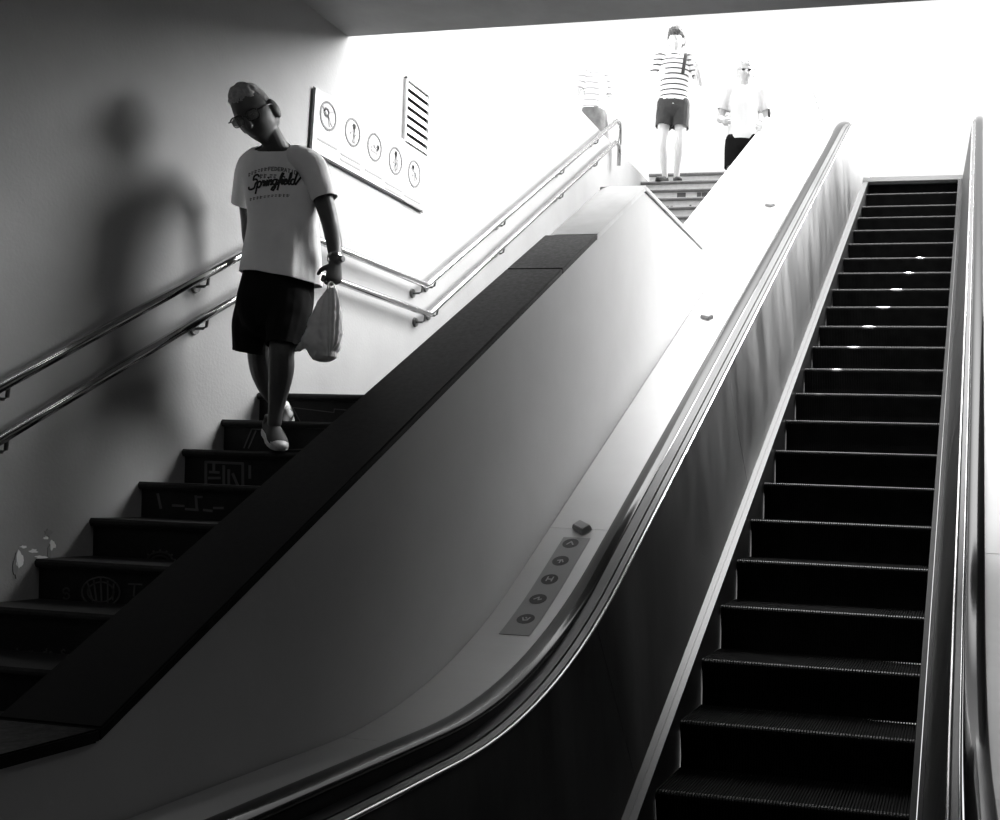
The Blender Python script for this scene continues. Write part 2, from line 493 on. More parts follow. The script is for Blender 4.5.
def esc_nose_mesh():                          # front edges of the cleats, brighter metal for the light they catch
    bm = bmesh.new()
    pitch = .0127; n = int((X1 - X0) / pitch)
    sec = [(-.0008, -.012), (.002, -.0035), (.009, .0012), (.02, .0012), (.02, -.004), (.006, -.01)]
    for i in range(n):
        x = X0 + (X1 - X0) * (i + .25) / n
        prism(bm, sec, x, x + pitch * .55)
    bmesh.ops.recalc_face_normals(bm, faces=bm.faces)
    me = bpy.data.meshes.new('nosing'); bm.to_mesh(me); bm.free(); me.materials.append(M['nose']); return me
sm, nm = esc_step_mesh(), esc_nose_mesh()
NY = [3.80, 4.166, 4.533, 4.91, 5.29, 5.66, 6.03, 6.409, 6.784, 7.172, 7.56, 7.947, 8.33, 8.713, 9.108, 9.497, 9.895, 10.279, 10.687, 11.096, 11.511, 11.90, 12.36, 12.74]
for i, y in enumerate(NY):
    z = TE * y - 3.60
    if i == 0: z = -1.39
    s = bpy.data.objects.new('step', sm); C.objects.link(s); s.location = (0, y, z + EYE); put(s, es)
    q = bpy.data.objects.new('nosing', nm); C.objects.link(q); q.parent = s
bm = bmesh.new(); prism(bm, [(13.10, 3.755 + EYE), (13.3, 3.80 + EYE), (14.6, 3.80 + EYE), (14.6, 3.6 + EYE), (13.10, 3.5 + EYE)], X0, X1); part('comb_plate', bm, M['ground'])
bm = bmesh.new(); prism(bm, [(2.0, .012), (3.78, .012), (3.78, .03), (3.70, .035), (2.0, .02)], X0, X1); part('comb_plate', bm, M['steel'])

# ------------------------------------------------------------------ wall handrails
rails = []
def wall_rail(name, offs1, offs2, zland, label):
    xr = XW + .075; r = .021
    yA = (zland - (N1 + offs1)) / TS; yB = (zland - (N2 + offs2)) / TS
    T2 = .635; f2 = lambda y: zland + T2 * (y - yB) + EYE; yT = 10.75; ztop = f2(yT) - EYE
    f1 = lambda y: TS * y + N1 + offs1 + EYE
    path = [(xr, 1.4, f1(1.4)), (xr, yA - .02, f1(yA - .02)), (xr, yA + .02, zland + EYE), (xr, yB - .015, zland + EYE), (xr, yB + .015, f2(yB + .015)), (xr, yT, ztop + EYE), (xr, yT + .10, ztop + EYE + .012), (xr, yT + .13, ztop + EYE - .04), (xr, yT + .13, ztop + EYE - .2)]
    root = empty(name, (xr, 3.6, f1(3.6)), label, 'handrail')
    bm = bmesh.new(); tube(bm, path, r, 20); o = put(obj('pipe', bm, M['rail'], smooth=True), root)
    bm = bmesh.new(); r0 = bmesh.ops.create_cone(bm, segments=14, radius1=.034, radius2=.03, depth=.012, cap_ends=True)
    bmesh.ops.transform(bm, matrix=Matrix.Rotation(PI / 2, 4, 'Y'), verts=bm.verts)
    tube(bm, [(.0, 0, 0), (.05, 0, 0), (.068, 0, .01), (.073, 0, .05)], .0075, 8)
    bmesh.ops.recalc_face_normals(bm, faces=bm.faces)
    bme = bpy.data.meshes.new('bracket'); bm.to_mesh(bme); bm.free(); bme.materials.append(M['steel'])
    for y in (1.7, 3.48, 4.6): brk(bme, y, f1(y), root)
    for y in (yA + .2, yB - .06): brk(bme, y, zland + EYE, root)
    for y in (yB + .12, 8.05, 9.3, 10.2): brk(bme, y, f2(y), root)
def brk(me, y, z, root):
    b = bpy.data.objects.new('bracket', me); C.objects.link(b); b.location = (XW + .006, y, z - .065); put(b, root)
wall_rail('wall_handrail', .846, .82, 1.385, 'upper of the two steel handrails on the white wall behind the man')
wall_rail('wall_handrail', .640, .60, 1.195, 'lower of the two steel handrails on the white wall behind the man')

# ------------------------------------------------------------------ sign and vent on the left wall
def wallpt(px, py, dx=0.0):
    p = onx(px, py, XW); p.x += dx; return p
A_, B_, C_, D_ = wallpt(312.7, 87.7), wallpt(308.6, 150), wallpt(421, 211.2), wallpt(424.5, 153)
def sgn(u, v, d=.0):                          # u along, v down on the sign
    p = A_.lerp(D_, u).lerp(B_.lerp(C_, u), v); p.x = XW + d; return p
sg = empty('notice_panel', sgn(0, 1), 'long pale metal notice panel with five round prohibition pictograms on the wall', 'sign')
bm = bmesh.new()
cs = ((0, 0), (1, 0), (1, 1), (0, 1))
hexa(bm, [sgn(u, v, .003) for u, v in cs], [sgn(u, v, .02) for u, v in cs])
put(obj('plate', bm, M['sign']), sg)
bm = bmesh.new()
for a, b in (((-.004, -.01), (-.004, 1.02)), ((-.004, 1.02), (1.0, 1.02))):
    tube(bm, [sgn(*a, .011), sgn(*b, .011)], .0045, 6)
put(obj('dark_edge', bm, M['edge']), sg)
Wd, Ht = (D_ - A_).length, (B_ - A_).length
def stroke(bm, pts, w, place, d0, d1):        # flat ribbon through 2-D points
    for (x0, y0), (x1, y1) in zip(pts, pts[1:]):
        L = math.hypot(x1 - x0, y1 - y0) or 1e-6
        nx, ny = -(y1 - y0) / L * w / 2, (x1 - x0) / L * w / 2
        ex, ey = (x1 - x0) / L * w * .3, (y1 - y0) / L * w * .3
        q = [(x0 + nx - ex, y0 + ny - ey), (x1 + nx + ex, y1 + ny + ey), (x1 - nx + ex, y1 - ny + ey), (x0 - nx - ex, y0 - ny - ey)]
        hexa(bm, [place(x, y, d0) for x, y in q], [place(x, y, d1) for x, y in q])
def circ(r, n=24, cx=0, cy=0, a0=0, a1=2 * PI): return [(cx + r * math.cos(t), cy + r * math.sin(t)) for t in lin(a0, a1, n)]
GL = [  # small pictogram line drawings, unit radius, y down
    [[(-.7, -.5), (.6, .6)], circ(.3, 12, -.25, -.2), [(.0, .0), (.25, .7)], [(.1, -.3), (.6, -.5)]],
    [circ(.14, 10, .15, -.5), [(.15, -.3), (.2, .2), (.1, .7)], [(.2, .2), (.32, .7)], [(-.3, .1), (.15, -.2), (.4, .1)]],
    [[(-.5, .1), (-.1, -.1), (.4, .1)], [(.4, .1), (.4, .4)], [(-.4, .35), (.3, .35)], circ(.12, 8, .5, -.1)],
    [circ(.14, 10, 0, -.55), [(0, -.35), (0, .25), (-.15, .75)], [(0, .25), (.15, .75)], [(-.3, .2), (0, -.25), (.3, .2)], [(.35, -.1), (.35, .6)]],
    [[(-.5, -.3), (.1, -.1), (.5, .3)], [(-.3, .2), (.2, .1)], circ(.12, 8, -.3, -.45), [(.1, -.1), (.2, .5)]]]
for i, (px, py, py2) in enumerate([(326.3, 116.8, 1), (351, 132.5, 2), (373, 146.7, 1), (394, 159.7, 2), (413, 172, 2)]):
    p = wallpt(px, py); u = (p - A_).dot((D_ - A_).normalized()) / Wd
    top = A_.lerp(D_, u); v = (top.z - p.z) / Ht
    r = .078
    place = lambda x, y, d, u=u, v=v: sgn(u + x * r / Wd, v + y * r / Ht, d)
    bm = bmesh.new()
    stroke(bm, circ(1, 28), .17, place, .0195, .0222)
    for g in GL[i]: stroke(bm, g, .17, place, .0195, .0220)
    put(obj('pictogram', bm, M['signink']), sg)
    bm = bmesh.new(); rnd = random.Random(i)
    for k in range(py2):
        x = -1.4 if py2 == 2 else -1.1
        while x < 1.3:
            l = .1 + .08 * rnd.random(); stroke(bm, [(x, 2.05 + k * .42), (x + l, 2.05 + k * .42)], .15, place, .0195, .0215); x += l + .07
    put(obj('caption', bm, M['signink']), sg)
# vent
V = [wallpt(404.6, 76.5), wallpt(428, 93.5), wallpt(425.6, 156), wallpt(401.6, 143)]
y0, y1 = V[0].y, V[1].y; z1 = V[0].z; z0 = (V[2].z + V[3].z) / 2
vt = empty('wall_vent', (XW, (y0 + y1) / 2, z0), 'small white louvred vent high on the wall above the notice panel', 'vent')
bm = bmesh.new(); fr = .012
for a in ((y0, y0 + fr, z0, z1), (y1 - fr, y1, z0, z1), (y0, y1, z0, z0 + fr), (y0, y1, z1 - fr, z1)): box(bm, XW - .0, XW + .02, *a)
put(obj('frame', bm, M['vent']), vt)
bm = bmesh.new(); box(bm, XW - .001, XW + .002, y0 + fr, y1 - fr, z0 + fr, z1 - fr); put(obj('duct_shade', bm, M['black']), vt)  # black sheet standing in for shade behind the louvres
bm = bmesh.new(); hs = (z1 - z0 - 2 * fr) / 7
for k in range(7):
    z = z0 + fr + k * hs
    hexa(bm, [(XW + .022, y0 + fr, z + .0), (XW + .022, y1 - fr, z), (XW + .002, y1 - fr, z + hs * .72), (XW + .002, y0 + fr, z + hs * .72)],
         [(XW + .024, y0 + fr, z + .004), (XW + .024, y1 - fr, z + .004), (XW + .004, y1 - fr, z + hs * .72 + .004), (XW + .004, y0 + fr, z + hs * .72 + .004)])
put(obj('louvres', bm, M['vent']), vt)

#EXTRA_START
# ------------------------------------------------------------------ sticker on the deck
def ds(x, y, d):
    return Vector((x, y, dk(y) + d))
c0, c1, c2, c3 = ondeck(562, 537), ondeck(588, 539), ondeck(502, 633), ondeck(531, 638)
xa, xb = (c0.x + c2.x) / 2, (c1.x + c3.x) / 2; yn, yf = (c2.y + c3.y) / 2, (c0.y + c1.y) / 2
stk = empty('safety_sticker', ds((xa + xb) / 2, (yn + yf) / 2, .001), 'grey strip sticker with five round dark safety icons on the steel deck', 'sticker')
bm = bmesh.new(); sweep(bm, [(xa, .0025), (xb, .0025), (xb, .0006), (xa, .0006)], lin(yn, yf, 14), dk); put(obj('film', bm, M['sticker']), stk)
ICON = [[[(-.5, .3), (.0, -.4), (.5, .3)]], [[(-.5, 0), (.2, -.2), (.5, .3)], [(0, -.1), (0, .5)]], [[(-.4, -.5), (-.4, .4)], [(.4, -.5), (.4, .4)], [(-.4, 0), (.4, 0)]],
        [[(-.6, .1), (0, -.4), (.1, .2), (.5, 0)]], [[(-.5, -.2), (-.2, .4), (.3, .3), (.5, -.3)], [(-.1, -.3), (.1, -.1)]]]
for i, (px, py) in enumerate([(570.5, 544), (560.5, 561.4), (549.6, 580), (538, 599.8), (525.7, 619.6)]):
    c = ondeck(px, py); r = .036
    bm = bmesh.new(); hexa(bm, [ds(c.x + r * math.cos(t), c.y + r * .9 * math.sin(t), .0026) for t in lin(0, 2 * PI, 24)[:-1]], [ds(c.x + r * math.cos(t), c.y + r * .9 * math.sin(t), .0036) for t in lin(0, 2 * PI, 24)[:-1]])
    o = put(obj('round_icon', bm, M['iconb']), stk)
    bm = bmesh.new()
    for g in ICON[i]: stroke(bm, g, .2, lambda x, y, d, c=c: ds(c.x + x * r * .8, c.y - y * r * .8, d), .0036, .0044)
    obj('icon_figure', bm, M['iconw'], o)

# ------------------------------------------------------------------ drawings stuck on the risers
def drawing(stp, yy, strokes, w, material=None):
    bm = bmesh.new()
    def place(x, y, d):
        p = at(x, y, yy); p.y = yy - d; return p
    for st_ in strokes:
        stroke(bm, st_, w, place, .0, .0025)
    obj('riser_drawing', bm, material or M['posterink'], stp)
def oval(cx, cy, rx, ry, a0=0, a1=360, n=22): return [(cx + rx * math.cos(math.radians(t)), cy + ry * math.sin(math.radians(t))) for t in lin(a0, a1, n)]
ry_ = [y + .004 for y, z in n1]
drawing(LOW[0], ry_[0], [[(288, 419), (293, 407.5), (334, 412.5), (334.5, 409), (346, 410)], [(293, 408), (300, 421)]], .9)
drawing(LOW[1], ry_[1], [[(244, 448), (252, 429)], [(248.5, 448), (256, 431)], [(252, 429), (262, 429.5)], [(285, 450), (306, 449)], [(288, 453), (299, 453)]], 1.2)
drawing(LOW[2], ry_[2], [[(206, 462), (206, 483)], [(206, 462), (243, 463.5)], [(210, 472), (219, 472.5)], [(209, 478), (220, 478)], [(224, 466), (224, 484)], [(229, 470), (229, 484)], [(233, 474), (238, 486)], [(243, 464), (243, 486)], [(214, 464), (214, 470)], [(250, 466), (250, 478)]], 2.6)
drawing(LOW[3], ry_[3], [[(158, 494), (161, 508)], [(173, 505.5), (184, 506)], [(186, 509), (198, 510)], [(196, 496), (197, 508)], [(197, 497), (202, 497)], [(204, 510), (212, 511)], [(214, 508), (223, 508)]], 2.4)
drawing(LOW[4], ry_[4], [oval(160, 562, 13, 10, 180, 360), oval(160, 562, 9, 6.5, 180, 360)] + [[(160 + 13 * math.cos(a), 562 - 10 * math.sin(a)), (160 + 15.5 * math.cos(a), 562 - 12 * math.sin(a))] for a in lin(.2, 2.9, 6)], 1.6)
drawing(LOW[5], ry_[5], [oval(101, 592, 19, 15), oval(101, 592, 13, 10), [(88, 583), (93, 601)], [(94, 580), (97, 604)], [(101, 578), (102, 605)], [(108, 581), (108, 604)], [(114, 584), (113, 600)]], 1.5)
drawing(LOW[5], ry_[5], [oval(66.5, 591, 3, 3, 0, -250, 8) + oval(66.5, 596, 3, 3, -90, 150, 8)], 1.5)
drawing(LOW[5], ry_[5], [[(129, 584), (142, 584.5)], [(135, 584.5), (134, 596)]], 1.5)
TXT = {'t': [[(.3, -1.3), (.3, -.1), (.6, 0)], [(0, -.9), (.6, -.9)]], 'o': [oval(.4, -.45, .38, .45, 0, 360, 10)], 'm': [[(0, 0), (0, -.9)], [(0, -.7), (.3, -.9), (.5, -.7), (.5, 0)], [(.5, -.7), (.8, -.9), (1.0, -.7), (1.0, 0)]],
       'd': [oval(.4, -.45, .38, .45, 0, 360, 10), [(.8, -1.4), (.8, 0)]], 'e': [[(.05, -.5), (.75, -.5), (.6, -.85), (.3, -.9), (.05, -.6), (.1, -.2), (.4, 0), (.7, -.15)]], 'S': [[(.8, -1.1), (.5, -1.35), (.1, -1.1), (.2, -.8), (.7, -.55), (.75, -.2), (.4, 0), (0, -.2)]]}
out = []; x = 16.0
for ch in 'tom de S':
    if ch in TXT: out += [[(x + X * 5.2, 655.5 + x * .035 + Y * 6) for X, Y in g] for g in TXT[ch]]
    x += 8 if ch == 'm' else 6.2
drawing(LOW[6], ry_[6], out, 1.1)
def proj(p):
    c = R.transposed() @ (p - Vector((0, 0, EYE))); return PX + FPX * c.x / c.y, PY - FPX * c.z / c.y
def upper(pyt, shapes, material):
    k = min(range(len(n2)), key=lambda i: abs(proj(Vector((-3.0, n2[i][0], n2[i][1] + EYE)))[1] - pyt))
    yy = n2[k][0] + .004; z0 = n2[k][1] + EYE - .035
    bm = bmesh.new()
    for x0, x1, h0, h1 in shapes: box(bm, x0, x1, yy - .003, yy + .001, z0 - (RS2 - .035) * h1, z0 - (RS2 - .035) * h0)
    obj('riser_print', bm, material, UP[k])
rnd = random.Random(11)
sk = []; x = -2.95
while x < -2.2:
    w_ = .03 + .05 * rnd.random(); sk.append((x, x + w_ * .9, .05, .25 + .5 * rnd.random())); x += w_
upper(190, [(-3.18, -3.08, .05, .8)] + sk, M['posterdark'])
upper(198.8, [(-3.3 + i * .045, -3.3 + i * .045 + .03 * (i % 3 != 1), .35, .7) for i in range(4)] + [(-2.95, -2.93, .3, .7), (-2.78, -2.76, .3, .7)], M['posterdark'])
#EXTRA_END
#PEOPLE_START
# ------------------------------------------------------------------ people
V3 = Vector
def cutnear(b, co, no, rad):
    fs = [f for f in b.faces if (f.calc_center_median() - co).length < rad]
    g = set(fs)
    for f in fs: g.update(f.verts); g.update(f.edges)
    bmesh.ops.bisect_plane(b, geom=list(g), plane_co=co, plane_no=no, clear_outer=True)
def largest(b):
    seen = set(); best = []
    for v in b.verts:
        if v in seen: continue
        st = [v]; seen.add(v); isl = []
        while st:
            q = st.pop(); isl.append(q)
            for e in q.link_edges:
                o = e.other_vert(q)
                if o not in seen: seen.add(o); st.append(o)
        if len(isl) > len(best): best = isl
    keep = set(best)
    bmesh.ops.delete(b, geom=[v for v in b.verts if v not in keep], context='VERTS')
    return b
def thicken(o, t=.003):
    m = o.modifiers.new('thickness', 'SOLIDIFY'); m.thickness = t; m.offset = -1
def skull(p):                                # unit direction -> head surface, x right, y forward, z up
    x, y, z = p
    hw, hd, hh = .076, .096, .122
    q = V3((x * hw, y * hd, z * hh))
    if z < 0:
        t = min(1, -z)
        q.x *= 1 - .34 * t * t; q.y *= 1 - .22 * t if y < 0 else 1 - .05 * t
        if y > 0: q.y += .012 * t * t
    if y > 0: q.y = q.y * (1 - .10 * abs(x))
    def g(cx, cz, sx, sz): return math.exp(-((x - cx) / sx) ** 2 - ((z - cz) / sz) ** 2) if y > 0 else 0
    q.y -= .013 * (g(.40, .03, .24, .14) + g(-.40, .03, .24, .14))      # eye sockets
    q.y += .007 * (g(.36, .24, .3, .09) + g(-.36, .24, .3, .09))        # brow
    q.y += .006 * (g(.50, -.24, .25, .22) + g(-.50, -.24, .25, .22))    # cheeks
    q.y += .008 * g(0, -.60, .34, .07) - .005 * g(0, -.66, .3, .03) + .007 * g(0, -.72, .3, .06)
    q.y += .010 * g(0, -.97, .45, .12)                                     # chin
    return q
def head_shapes(bm, c, f, u, s=1.0, ears=True):
    f = f.normalized(); u = (u - f * u.dot(f)).normalized(); r = f.cross(u)
    B = Matrix((r, f, u)).transposed()
    r0 = bmesh.ops.create_uvsphere(bm, u_segments=48, v_segments=36, radius=1)
    for v in r0['verts']: v.co = c + B @ (skull(v.co.normalized()) * s)
    L = lambda x, y, z: c + B @ V3((x * s, y * s, z * s))
    limb(bm, [(L(0, .082, .022), .008 * s, .008 * s), (L(0, .098, -.008), .010 * s, .011 * s), (L(0, .104, -.030), .015 * s, .013 * s)], ref=r, seg=10)
    for e in (-1, 1):
        ball(bm, L(e * .032, .079, .004), .0125 * s, .0125 * s, .011 * s, seg=10)
        if ears:
            ball(bm, L(e * .082, -.012, -.008), .012 * s, .024 * s, .040 * s, rot=B @ Matrix.Rotation(e * .35, 3, 'Z'), seg=14)
    return B, L
def hair_shell(c, B, s, keep, thick, rough=.004, sc=60):
    bm = bmesh.new()
    r0 = bmesh.ops.create_uvsphere(bm, u_segments=96, v_segments=72, radius=1)
    kill = []
    for v in r0['verts']:
        p = v.co.normalized(); k = keep(p) + .07 * noise.noise(p * 9) + .05 * noise.noise(p * 23)
        q = skull(p); n = V3((p.x / .076, p.y / .096, p.z / .122)).normalized()
        t = max(0, min(1, k * 3)) * thick
        q = q + n * (t + (.0 if k <= 0 else rough * (noise.noise(q * sc) + .7 * noise.noise(V3((q.x * sc * 2.6, q.y * sc * .5, q.z * sc * .8))))) - (.003 if k <= 0 else 0))
        v.co = c + B @ (q * s)
        if k < -.12: kill.append(v)
    bmesh.ops.delete(bm, geom=kill, context='VERTS')
    return bm
def hand(bm, w, d, side, n, curl=.5, s=1.0, spread=.04):
    """w wrist, d towards the knuckles, side towards the thumb, n the way the palm faces"""
    d = d.normalized(); n = (n - d * n.dot(d)).normalized(); side = d.cross(n) if d.cross(n).dot(side) > 0 else n.cross(d)
    kn = w + d * .092 * s
    limb(bm, [(w - d * .01, .026 * s, .020 * s), (w + d * .03 * s, .036 * s, .017 * s), (w + d * .07 * s, .042 * s, .015 * s), (kn, .040 * s, .012 * s)], ref=side, seg=14)
    for i, (off, ln) in enumerate(((.030, .92), (.010, 1.0), (-.010, .95), (-.030, .76))):
        p = kn + side * off * s - d * (.006 * s if i in (0, 3) else 0) - d * .012 * s
        a = curl * .55; dr = (d + side * spread * (1.5 - i)).normalized()
        P = [(p, .0088 * s, .0088 * s)]
        for l, da in ((.040, .55), (.026, 1.0), (.020, .8)):
            v = dr * math.cos(a) + n * math.sin(a)
            p = p + v * l * ln * s; a += curl * da
            P.append((p, .0078 * s, .0078 * s))
        limb(bm, P, ref=side, n=3, seg=10)
    t0 = w + d * .028 * s + side * .026 * s
    t1 = t0 + (d * .6 + side * .75 + n * .35).normalized() * .040 * s
    t2 = t1 + (d * .85 + side * .15 + n * (.3 + .5 * curl)).normalized() * .032 * s
    limb(bm, [(t0, .012 * s, .012 * s), (t1, .0105 * s, .0105 * s), (t2, .008 * s, .008 * s)], ref=n, n=3, seg=10)
def shoe(ank, d, pitch, L=.285, s=1.0, drop=.085, back=0.0):
    """returns (upper, sole, toe) bmeshes; ank = ankle joint, d = horizontal toe direction"""
    d = V3((d.x, d.y, 0)).normalized(); side = d.cross(V3((0, 0, 1)))
    f = d * math.cos(pitch) - V3((0, 0, 1)) * math.sin(pitch); u = side.cross(f)
    o = ank - u * drop * s - f * back
    P = lambda x, z, y=0: o + f * x * s + u * z * s + side * y * s
    up = bmesh.new()
    lay = [(-.062, .024, .03, .044), (-.045, .034, .045, .052), (0, .036, .05, .058), (.05, .037, .042, .048), (.10, .044, .034, .040), (.145, .047, .028, .033), (.185, .040, .023, .026), (.205, .024, .020, .020)]
    limb(up, [(P(x, zc), hw * s, hz * s) for x, hw, zc, hz in lay], fixed=(side, u), n=3, seg=20)
    limb(up, [(P(-.012, .06), .038 * s, .046 * s), (P(-.008, .10), .036 * s, .043 * s)], fixed=(side, f), n=2, seg=18, dome=False)
    so = bmesh.new()
    out = []
    for x, hw in ((-.070, .016), (-.055, .032), (-.02, .038), (.04, .039), (.10, .047), (.145, .050), (.185, .043), (.21, .024)): out.append((x, hw))
    ring = [(x, h) for x, h in out] + [(x, -h) for x, h in out[::-1]]
    hexa(so, [P(x, -.005, y) for x, y in ring], [P(x, .022, y) for x, y in ring])
    bmesh.ops.bevel(so, geom=so.edges[:], offset=.004, segments=2, affect='EDGES')
    to = bmesh.new()
    limb(to, [(P(.176, .024), .0435 * s, .0245 * s), (P(.192, .023), .037 * s, .023 * s), (P(.207, .021), .026 * s, .020 * s)], fixed=(side, u), n=3, seg=20)
    return up, so, to

# ---- the man coming down with the bag
def build_man():
    F = V3((.38, -.92, 0)).normalized(); Ls = V3((.92, .38, 0)).normalized(); Z = V3((0, 0, 1))
    root = empty('person', at(275, 455, 4.62), 'grey-haired man in glasses, printed white t-shirt and black shorts walking down the stairs, head bowed', 'person')
    H = lambda x, y, Y=4.66: at(x, y, Y)
    bm = bmesh.new()
    tor = [(H(278, 292), .150, .105), (H(279, 265), .152, .108), (H(281, 235), .142, .105), (H(282, 200), .155, .108), (H(282, 172), .165, .098), (H(281, 158, 4.65), .130, .075), (H(278, 149, 4.63), .068, .062)]
    limb(bm, tor, fixed=(Ls, F), seg=24)
    limb(bm, [(H(281, 156, 4.64), .062, .062), (H(274, 143, 4.60), .056, .060), (H(266, 128, 4.57), .055, .06)], ref=Ls, seg=18)
    f = V3((.20, -.86, -.46)).normalized()
    u = (R.col[2] * 63 - R.col[0] * 23).normalized()
    hc = H(255.5, 115, 4.53); hs = 1.17
    B, L = head_shapes(bm, hc, f, u, hs)
    # arms
    el, wl_ = H(330.5, 226, 4.68), H(335.5, 262, 4.58)
    limb(bm, [(H(309, 162, 4.64), .056, .056), (H(319, 185, 4.66), .050, .052), (H(326, 208, 4.68), .045, .047), (el, .040, .041), (H(334, 243, 4.63), .038, .038), (wl_, .026, .030)], ref=Ls)
    er, wr = H(249, 221, 4.78), H(252, 256, 4.80)
    limb(bm, [(H(253, 163, 4.67), .056, .056), (H(248, 190, 4.73), .048, .05), (er, .039, .040), (H(250, 238, 4.79), .037, .037), (wr, .026, .029)], ref=Ls)
    hand(bm, wl_, H(333, 285, 4.56) - wl_, Ls * -.8 + F * .4, F * -.8 - Ls * .6, curl=1.8, s=1.0)
    hand(bm, wr, H(254, 290, 4.81) - wr, F, Ls, curl=.5, s=.95)
    # legs
    kf, af = H(282, 350, 4.56), H(274.5, 423, 4.615)
    limb(bm, [(H(291, 300, 4.66), .088, .092), (H(287, 325, 4.61), .075, .08), (kf, .058, .062), (H(281.5, 368, 4.575), .058, .064), (H(279, 388, 4.60), .050, .056), (H(276, 408, 4.61), .036, .042), (af, .033, .038)], ref=Ls)
    kr, ar = H(259, 350, 4.70), H(284, 411, 4.93)
    limb(bm, [(H(266, 300, 4.67), .088, .092), (H(261, 325, 4.68), .074, .08), (kr, .056, .06), (H(262, 370, 4.77), .056, .06), (H(268, 388, 4.84), .047, .05), (H(277, 402, 4.90), .036, .040), (ar, .032, .036)], ref=Ls)
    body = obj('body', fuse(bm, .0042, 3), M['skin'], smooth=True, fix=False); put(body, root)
    # hair: short, grey, receding
    def keep(p):
        x, y, z = p
        k = z - .56 if y > .25 else z - (.56 - (.25 - y) * 1.5)
        return max(k, -.02 + min(.3, z + .55) - .2 if y < -.45 else -1) if y < .25 or True else k
    hb = hair_shell(hc, B, hs, keep, .010, .005, 55)
    put(obj('hair', hb, M['ghair'], smooth=True, fix=False), root)
    # spectacles
    bm = bmesh.new()
    for e in (-1, 1):
        loop = [L(e * .035 + .027 * math.copysign(abs(math.cos(t)) ** .6, math.cos(t)), .104 - .35 * abs(e * .035 + .027 * math.cos(t)) * .25, .002 + .019 * math.copysign(abs(math.sin(t)) ** .6, math.sin(t))) for t in lin(0, 2 * PI, 24)]
        tube(bm, loop, .0022 * hs, 6)
        tube(bm, [L(e * .035 + .027 * math.cos(t), .104, .012 + .010 * math.sin(t)) for t in lin(0, PI, 8)], .0032 * hs, 6)
        tube(bm, [L(e * .062, .099, .012), L(e * .082, .080, .013), L(e * .086, .01, .012), L(e * .084, -.02, .002)], .0028 * hs, 6)
    tube(bm, [L(-.009, .106, .008), L(0, .109, .010), L(.009, .106, .008)], .0024 * hs, 6)
    g = put(obj('eyeglasses', bm, M['specs'], smooth=True), root)
    bm = bmesh.new()
    for e in (-1, 1):
        hexa(bm, [L(e * .035 + .026 * math.cos(t), .101, .002 + .018 * math.sin(t)) for t in lin(0, 2 * PI, 20)[:-1]], [L(e * .035 + .026 * math.cos(t), .1025, .002 + .018 * math.sin(t)) for t in lin(0, 2 * PI, 20)[:-1]])
        ln = obj('lens', bm, M['lens']); ln.parent = g; ln.matrix_parent_inverse = Matrix.Identity(4); bm = bmesh.new()
    bm.free()
    # t-shirt
    bm = bmesh.new()
    sh = [(H(281, 300), .196, .142), (H(281, 279), .194, .140), (H(282, 255), .184, .132), (H(283, 225), .166, .126), (H(282.5, 195), .178, .128), (H(282, 173), .188, .116), (H(281.5, 159, 4.65), .160, .092), (H(279.5, 150, 4.64), .095, .078), (H(277.5, 145.5, 4.63), .068, .068)]
    limb(bm, sh, fixed=(Ls, F), seg=28)
    a = [(H(299, 160, 4.65), .07, .07), (H(311, 166, 4.65), .070, .072), (H(319, 184, 4.66), .064, .070), (H(324.5, 199, 4.67), .062, .068), (H(328, 209, 4.675), .062, .068)]
    b = [(H(264, 160, 4.66), .07, .07), (H(252.5, 168, 4.68), .070, .072), (H(246, 187, 4.72), .060, .068), (H(242.5, 205, 4.75), .052, .064), (H(240, 217, 4.76), .052, .064)]
    def fold(bmx):                             # hanging folds, stronger towards the hem
        for v in bmx.verts:
            q = v.co - root.location
            t = q.dot(Ls); zz = max(0, min(1, (H(281, 180).z - v.co.z) / .55))
            v.co = v.co + (F * .7 + Ls * .3) * (.016 * zz * math.sin(t * 40 + 2.6 * noise.noise(q * 4) + q.z * 7) + .008 * noise.noise(q * 11))
    m0 = fuse(bm, .0055, 5, wrinkle=.006, wscale=6)
    fold(m0)
    bmesh.ops.bisect_plane(m0, geom=m0.verts[:] + m0.edges[:] + m0.faces[:], plane_co=H(281, 279), plane_no=(-Z - Ls * .12 ).normalized(), clear_outer=True)
    nk = H(275.5, 149, 4.61)
    cutnear(m0, nk + F * .03 - Z * .010, (Z * .8 + F * .62 - Ls * .12).normalized(), .115)
    shirt = obj('t_shirt', largest(m0), M['shirt'], smooth=True, fix=False); put(shirt, root); thicken(shirt, .004)
    for q in (a, b):
        bm = bmesh.new(); limb(bm, q, ref=Ls, seg=22)
        m1 = fuse(bm, .0055, 4, wrinkle=.007, wscale=8); cutnear(m1, q[3][0], (q[4][0] - q[2][0]).normalized(), .14)
        o = obj('sleeve', largest(m1), M['shirt'], smooth=True, fix=False); o.parent = shirt; o.matrix_parent_inverse = Matrix.Identity(4); thicken(o, .004)
    # print on the chest: ribbons projected onto the shirt front
    bpy.context.view_layer.update()
    dg = bpy.context.evaluated_depsgraph_get()
    from mathutils.bvhtree import BVHTree
    t2 = bmesh.new(); t2.from_mesh(shirt.data); tree = BVHTree.FromBMesh(t2)
    c0 = H(275, 187, 4.60)
    def onshirt(x, y, dd):                    # x right, y down in metres on the chest
        o = c0 + Ls * x - Z * y + F * .4
        hit = tree.ray_cast(o, -F)
        p = hit[0] if hit[0] else c0 + Ls * x - Z * y
        return p + F * (dd + .0005)
